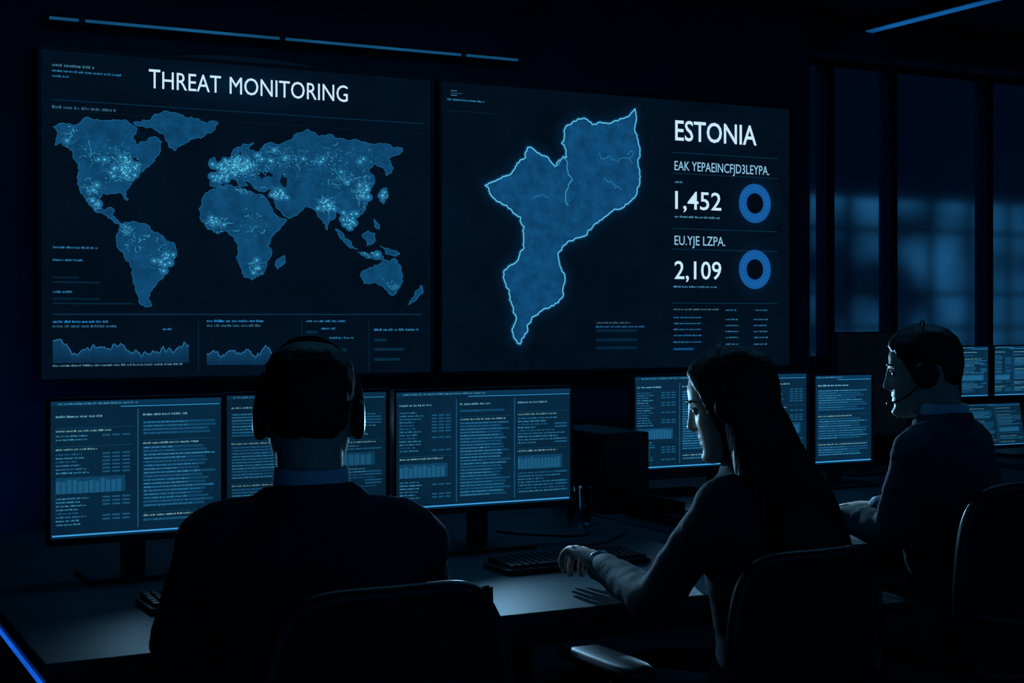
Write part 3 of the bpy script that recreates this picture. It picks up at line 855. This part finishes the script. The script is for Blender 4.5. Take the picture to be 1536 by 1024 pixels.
def person(name, loc, yaw, hc, hyaw, hpitch, arms, mat, female=False, sw=.17, lean=.03, hs=1.0, mic=True):
    R = Matrix.Translation((loc[0], loc[1], 0)) @ Matrix.Rotation(yaw, 4, 'Z')
    e = empty(name, (loc[0], loc[1], 0)); inv = Matrix.Translation((-loc[0], -loc[1], 0))
    k = sw/.17
    HM = Matrix.Translation(hc) @ Matrix.Rotation(hyaw, 4, 'Z') @ Matrix.Rotation(-hpitch, 4, 'X') @ Matrix.Scale(hs, 4)
    hl = R.inverted() @ Vector(hc)
    dz = hl.z-1.19
    nb = Vector((hl.x*.35, lean+.005, 1.05+dz))
    b = bmesh.new()
    f = 1 if not female else .9
    wst = .84 if female else 1
    loft(b, [(0, 0, .455, .150*k, .12), (0, 0, .50, .175*k, .135), (0, 0, .58, .172*k, .13), (0, lean*.2, .68, .158*k*wst, .118*f), (0, lean*.6, .80, .170*k*f, .124*f),
             (0, lean, .91+dz*.7, .182*k, .126*f), (0, lean*1.1, .985+dz, .176*k, .108*f), (0, lean, 1.03+dz, .135*k, .085), (0, lean, 1.062+dz, .083, .066), (0, lean+.004, 1.082+dz, .064, .060)], M=R, n=40, e=2.3)
    for side, elbow, wrist, hd, up, curl in arms:
        sh = R @ Vector((side*sw*.93, lean, .995+dz)); el = Vector(elbow); wr = Vector(wrist)
        inn = R @ Vector((side*sw*.45, lean, 1.01+dz))
        rs_ = .9 if female else 1
        tube(b, [inn, sh, sh.lerp(el, .35), sh.lerp(el, .75), el, el.lerp(wr, .3), el.lerp(wr, .7), wr, wr.lerp(el, -.04)],
             [r*rs_ for r in (.055, .062, .058, .052, .049, .048, .042, .036, .030)], n=20, sub=4)
    ck = []
    for i in range(25):
        a = math.radians(-60+300*i/24)
        ck.append(Vector((.073*math.cos(a), lean+.008-.068*math.sin(a), 1.068+dz+.010*math.sin(a))))
    tube(b, ck, [.006]+[.012]*23+[.006], sub=1, n=10, M=R)
    jk = fused('jacket', b, mat, .009, e, inv, 5, .5)
    iR = R.inverted()
    for v in jk.data.vertices:
        q = iR @ v.co
        d = noise.noise(Vector((q.x*9, q.y*9, q.z*16)))*.007+noise.noise(Vector((q.x*28, q.y*28, q.z*38)))*.003
        v.co += v.normal*d
    b = bmesh.new()
    cx_ = nb.x
    loft(b, [(cx_*.5, lean, 1.03+dz, .060, .056), (cx_*.7, lean+.004, 1.07+dz, .063, .064), (cx_, lean+.008, 1.106+dz, .061, .063), (cx_, lean+.010, 1.108+dz, .054, .054)], M=R, n=36)
    mk('shirt_collar', b, M_shirt if not female else M_blouse, e, smooth=True, inv=inv)
    b = bmesh.new()
    loft(b, [(0, -.01, .452, .12*k, .10), (0, 0, .48, .165*k, .13), (0, 0, .56, .165*k, .125)], M=R, n=32)
    for s in (-1, 1):
        tube(b, [(s*.075, -.02, .53), (s*.095, .12, .53), (s*.115, .30, .53), (s*.12, .43, .51), (s*.12, .455, .44), (s*.12, .44, .30), (s*.12, .42, .16), (s*.12, .41, .10)],
             [.080, .084, .073, .062, .060, .056, .048, .050], n=20, M=R)
    fused('trousers', b, M_suit, .011, e, inv, 4)
    for s in (-1, 1):
        b = bmesh.new()
        loft(b, [(s*.125, .47, 0, .040, .128), (s*.125, .47, .015, .045, .135), (s*.125, .455, .04, .040, .11), (s*.122, .43, .07, .034, .065), (s*.12, .415, .11, .033, .038)], M=R, n=28, e=2.4)
        mk('shoe', b, M_shoe, e, smooth=True, inv=inv)
    b = bmesh.new(); head_rings(b, HM, None, female)
    nr = .046 if female else .057
    n0 = HM @ Vector((0, -.028, -.035)); n1 = R @ nb
    tube(b, [n0, n0.lerp(n1, .5), n1, R @ Vector((0, lean, 1.0+dz))], [nr*.98, nr*.95, nr*1.02, nr*1.2], n=24)
    for s in (-1, 1):
        T = HM @ Matrix.Translation((s*(.070 if female else .0735), -.008, -.005)) @ Matrix.Rotation(s*.35, 4, 'Z')
        pts = [(0, math.sin(t)*.014-.002, math.cos(t)*.028+(.0)) for t in [2*math.pi*i/12 for i in range(13)]]
        tube(b, pts, [.0042]*13, sub=1, n=8, M=T)
        loft(b, [(0, 0, -.026, .002, .005), (0, 0, 0, .0035, .013), (0, 0, .024, .002, .006)], M=T, n=12)
    fused('head', b, M_skin, .0032, e, inv, 2)
    for s in (-1, 1):
        b = bmesh.new(); bmesh.ops.create_uvsphere(b, u_segments=20, v_segments=12, radius=.0115, matrix=HM @ Matrix.Translation((s*.030, .0715, .005))); mk('eye', b, M_eye, e, smooth=True, inv=inv)
        b = bmesh.new(); bmesh.ops.create_uvsphere(b, u_segments=16, v_segments=10, radius=.0058, matrix=HM @ Matrix.Translation((s*.030, .0775, .004))); mk('iris', b, M_iris, e, smooth=True, inv=inv)
        b = bmesh.new(); tube(b, [(s*.014, .0925, .024), (s*.030, .090, .029), (s*.048, .078, .025)], [.002, .0032, .0015], n=8, M=HM, sub=4); mk('eyebrow', b, M_hair, e, smooth=True, inv=inv)
        b = bmesh.new(); tube(b, [(s*.019, .081, .008), (s*.030, .0845, .0125), (s*.043, .077, .008)], [.002, .0026, .002], n=8, M=HM, sub=4); mk('eyelid', b, M_skin, e, smooth=True, inv=inv)
    b = bmesh.new(); head_rings(b, HM, female_hair if female else male_hair, female)
    if female:
        def hp(x, y, z): return R.inverted() @ (HM @ Vector((x, y, z)))
        a1 = hp(0, -.02, .03); a2 = hp(0, -.035, -.04); a3 = hp(0, -.045, -.10)
        loft(b, [(a1.x, a1.y, a1.z, .070, .070), (a2.x, a2.y, a2.z, .080, .075), (a3.x, a3.y, a3.z, .090, .070), (0, -.03, 1.03+dz, .102, .070), (0, -.065, .97+dz, .116, .062),
                 (0, -.095, .90+dz, .120, .050), (0, -.11, .83+dz, .112, .040), (0, -.115, .78+dz, .09, .028), (0, -.115, .745+dz, .06, .012)], M=R, n=48)
        for s in (-1, 1):
            q1 = HM @ Vector((s*.066, -.01, .0)); q2 = HM @ Vector((s*.072, -.012, -.07)); q3 = R @ Vector((s*.085, -.01, 1.03+dz)); q4 = R @ Vector((s*.10, -.05, .95+dz))
            tube(b, [q1, q2, q3, q4], [.024, .028, .034, .024], n=16)
        hr = fused('hair', b, M_hair, .005, e, inv, 3)
        for v in hr.data.vertices:
            q = R.inverted() @ v.co
            a = math.atan2(q.x, -q.y+.02)
            v.co += v.normal*(noise.noise(Vector((a*14, q.z*3, 2)))*.004*sstep(1.2-q.z, 0, .15)+noise.noise(Vector((a*40, q.z*5, 5)))*.0015)
    else:
        mk('hair', b, M_hair, e, smooth=True, inv=inv)
    for side, elbow, wrist, hd, up, curl in arms:
        hand(wrist, hd, up, -side, curl, e, inv)
        el, wr = Vector(elbow), Vector(wrist); dd = (wr-el).normalized()
        b = bmesh.new()
        tube(b, [wr-dd*.012, wr+dd*.010, wr+dd*.016], [.0325, .0315, .029], sub=2, n=24)
        mk('cuff', b, M_shirt if not female else mat, e, smooth=True, inv=inv)
        if female and side < 0:
            u = dd.orthogonal().normalized(); w_ = dd.cross(u); b = bmesh.new(); c0 = wr+dd*.026
            tube(b, [c0+(u*math.cos(t)+w_*math.sin(t))*.0285 for t in [2*math.pi*i/32 for i in range(33)]], [.0045]*33, sub=1, n=10, flat=1.3)
            mk('wristwatch_band', b, M_watch, e, smooth=True, inv=inv)
    headset(HM, mic)
    return e

rad = math.radians
person('seated_man_in_suit', (.795, 2.235), rad(-16), (.815, 2.31, 1.186), rad(-22), rad(6),
       [(-1, (.640, 2.465, .800), (.78, 2.70, .792), (.25, .95, -.05), (0, 0, 1), .35),
        (1, (1.06, 2.38, .82), (1.05, 2.68, .792), (-.2, 1, -.05), (0, 0, 1), .35)], M_suit, sw=.165, hs=.97, mic=False)
person('seated_woman', (1.86, 2.43), rad(20), (1.805, 2.50, 1.168), rad(46), rad(15),
       [(-1, (1.615, 2.50, .775), (1.655, 2.765, .797), (-.05, .9, .25), (.25, .1, 1), .95),
        (1, (2.09, 2.60, .785), (2.08, 2.82, .79), (-.1, .9, -.05), (0, 0, 1), .35)], M_blouse, female=True, sw=.150, hs=.95, mic=False)
person('seated_man_in_suit', (2.80, 2.86), rad(20), (2.765, 2.965, 1.202), rad(45), rad(6),
       [(-1, (2.595, 2.90, .795), (2.635, 3.13, .800), (.05, .9, .05), (0, 0, 1), .55),
        (1, (3.0, 3.08, .80), (2.93, 3.33, .79), (-.3, .9, -.05), (0, 0, 1), .35)], M_suit2, sw=.165, lean=.05)

# ------------------------------------------------------------------ lighting
w = bpy.data.worlds.new('night'); scene.world = w; w.use_nodes = True
bg = w.node_tree.nodes['Background']; bg.inputs[0].default_value = (.005, .048, .13, 1); bg.inputs[1].default_value = 1.0
def fill_panel(x, y, power, sx, sy, col=(.10, .52, 1.0)):  # added fill light above the frame, brightens desk tops, hair and shoulders
    e = empty('added_fill_panel', (x, y, ZC))
    b = bmesh.new(); box(b, -sx/2-.02, sx/2+.02, -sy/2-.02, sy/2+.02, -.04, 0); mk('housing', b, M_black, e, bevel=.004)
    L = bpy.data.lights.new('lamp', 'AREA'); L.shape = 'RECTANGLE'; L.size = sx; L.size_y = sy; L.energy = power; L.color = col
    lo = bpy.data.objects.new('lamp', L); link(lo, e); lo.location = (0, 0, -.045)
fill_panel(1.7, 3.9, 4.5, 1.6, .3)
fill_panel(3.6, 3.6, 4.0, 1.2, .3)
e = empty('floor_uplight', (.45, 5.75, 0))
b = bmesh.new(); cyl(b, (0, 0, 0), .07, .10, r2=.06); mk('housing', b, M_black, e, bevel=.004)
L = bpy.data.lights.new('lamp', 'SPOT'); L.energy = 13; L.color = (.03, .14, 1.0); L.spot_size = rad(130); L.spot_blend = 1; L.shadow_soft_size = .03
lo = bpy.data.objects.new('lamp', L); link(lo, e); lo.location = (0, 0, .13); lo.rotation_euler = (math.pi, 0, 0)
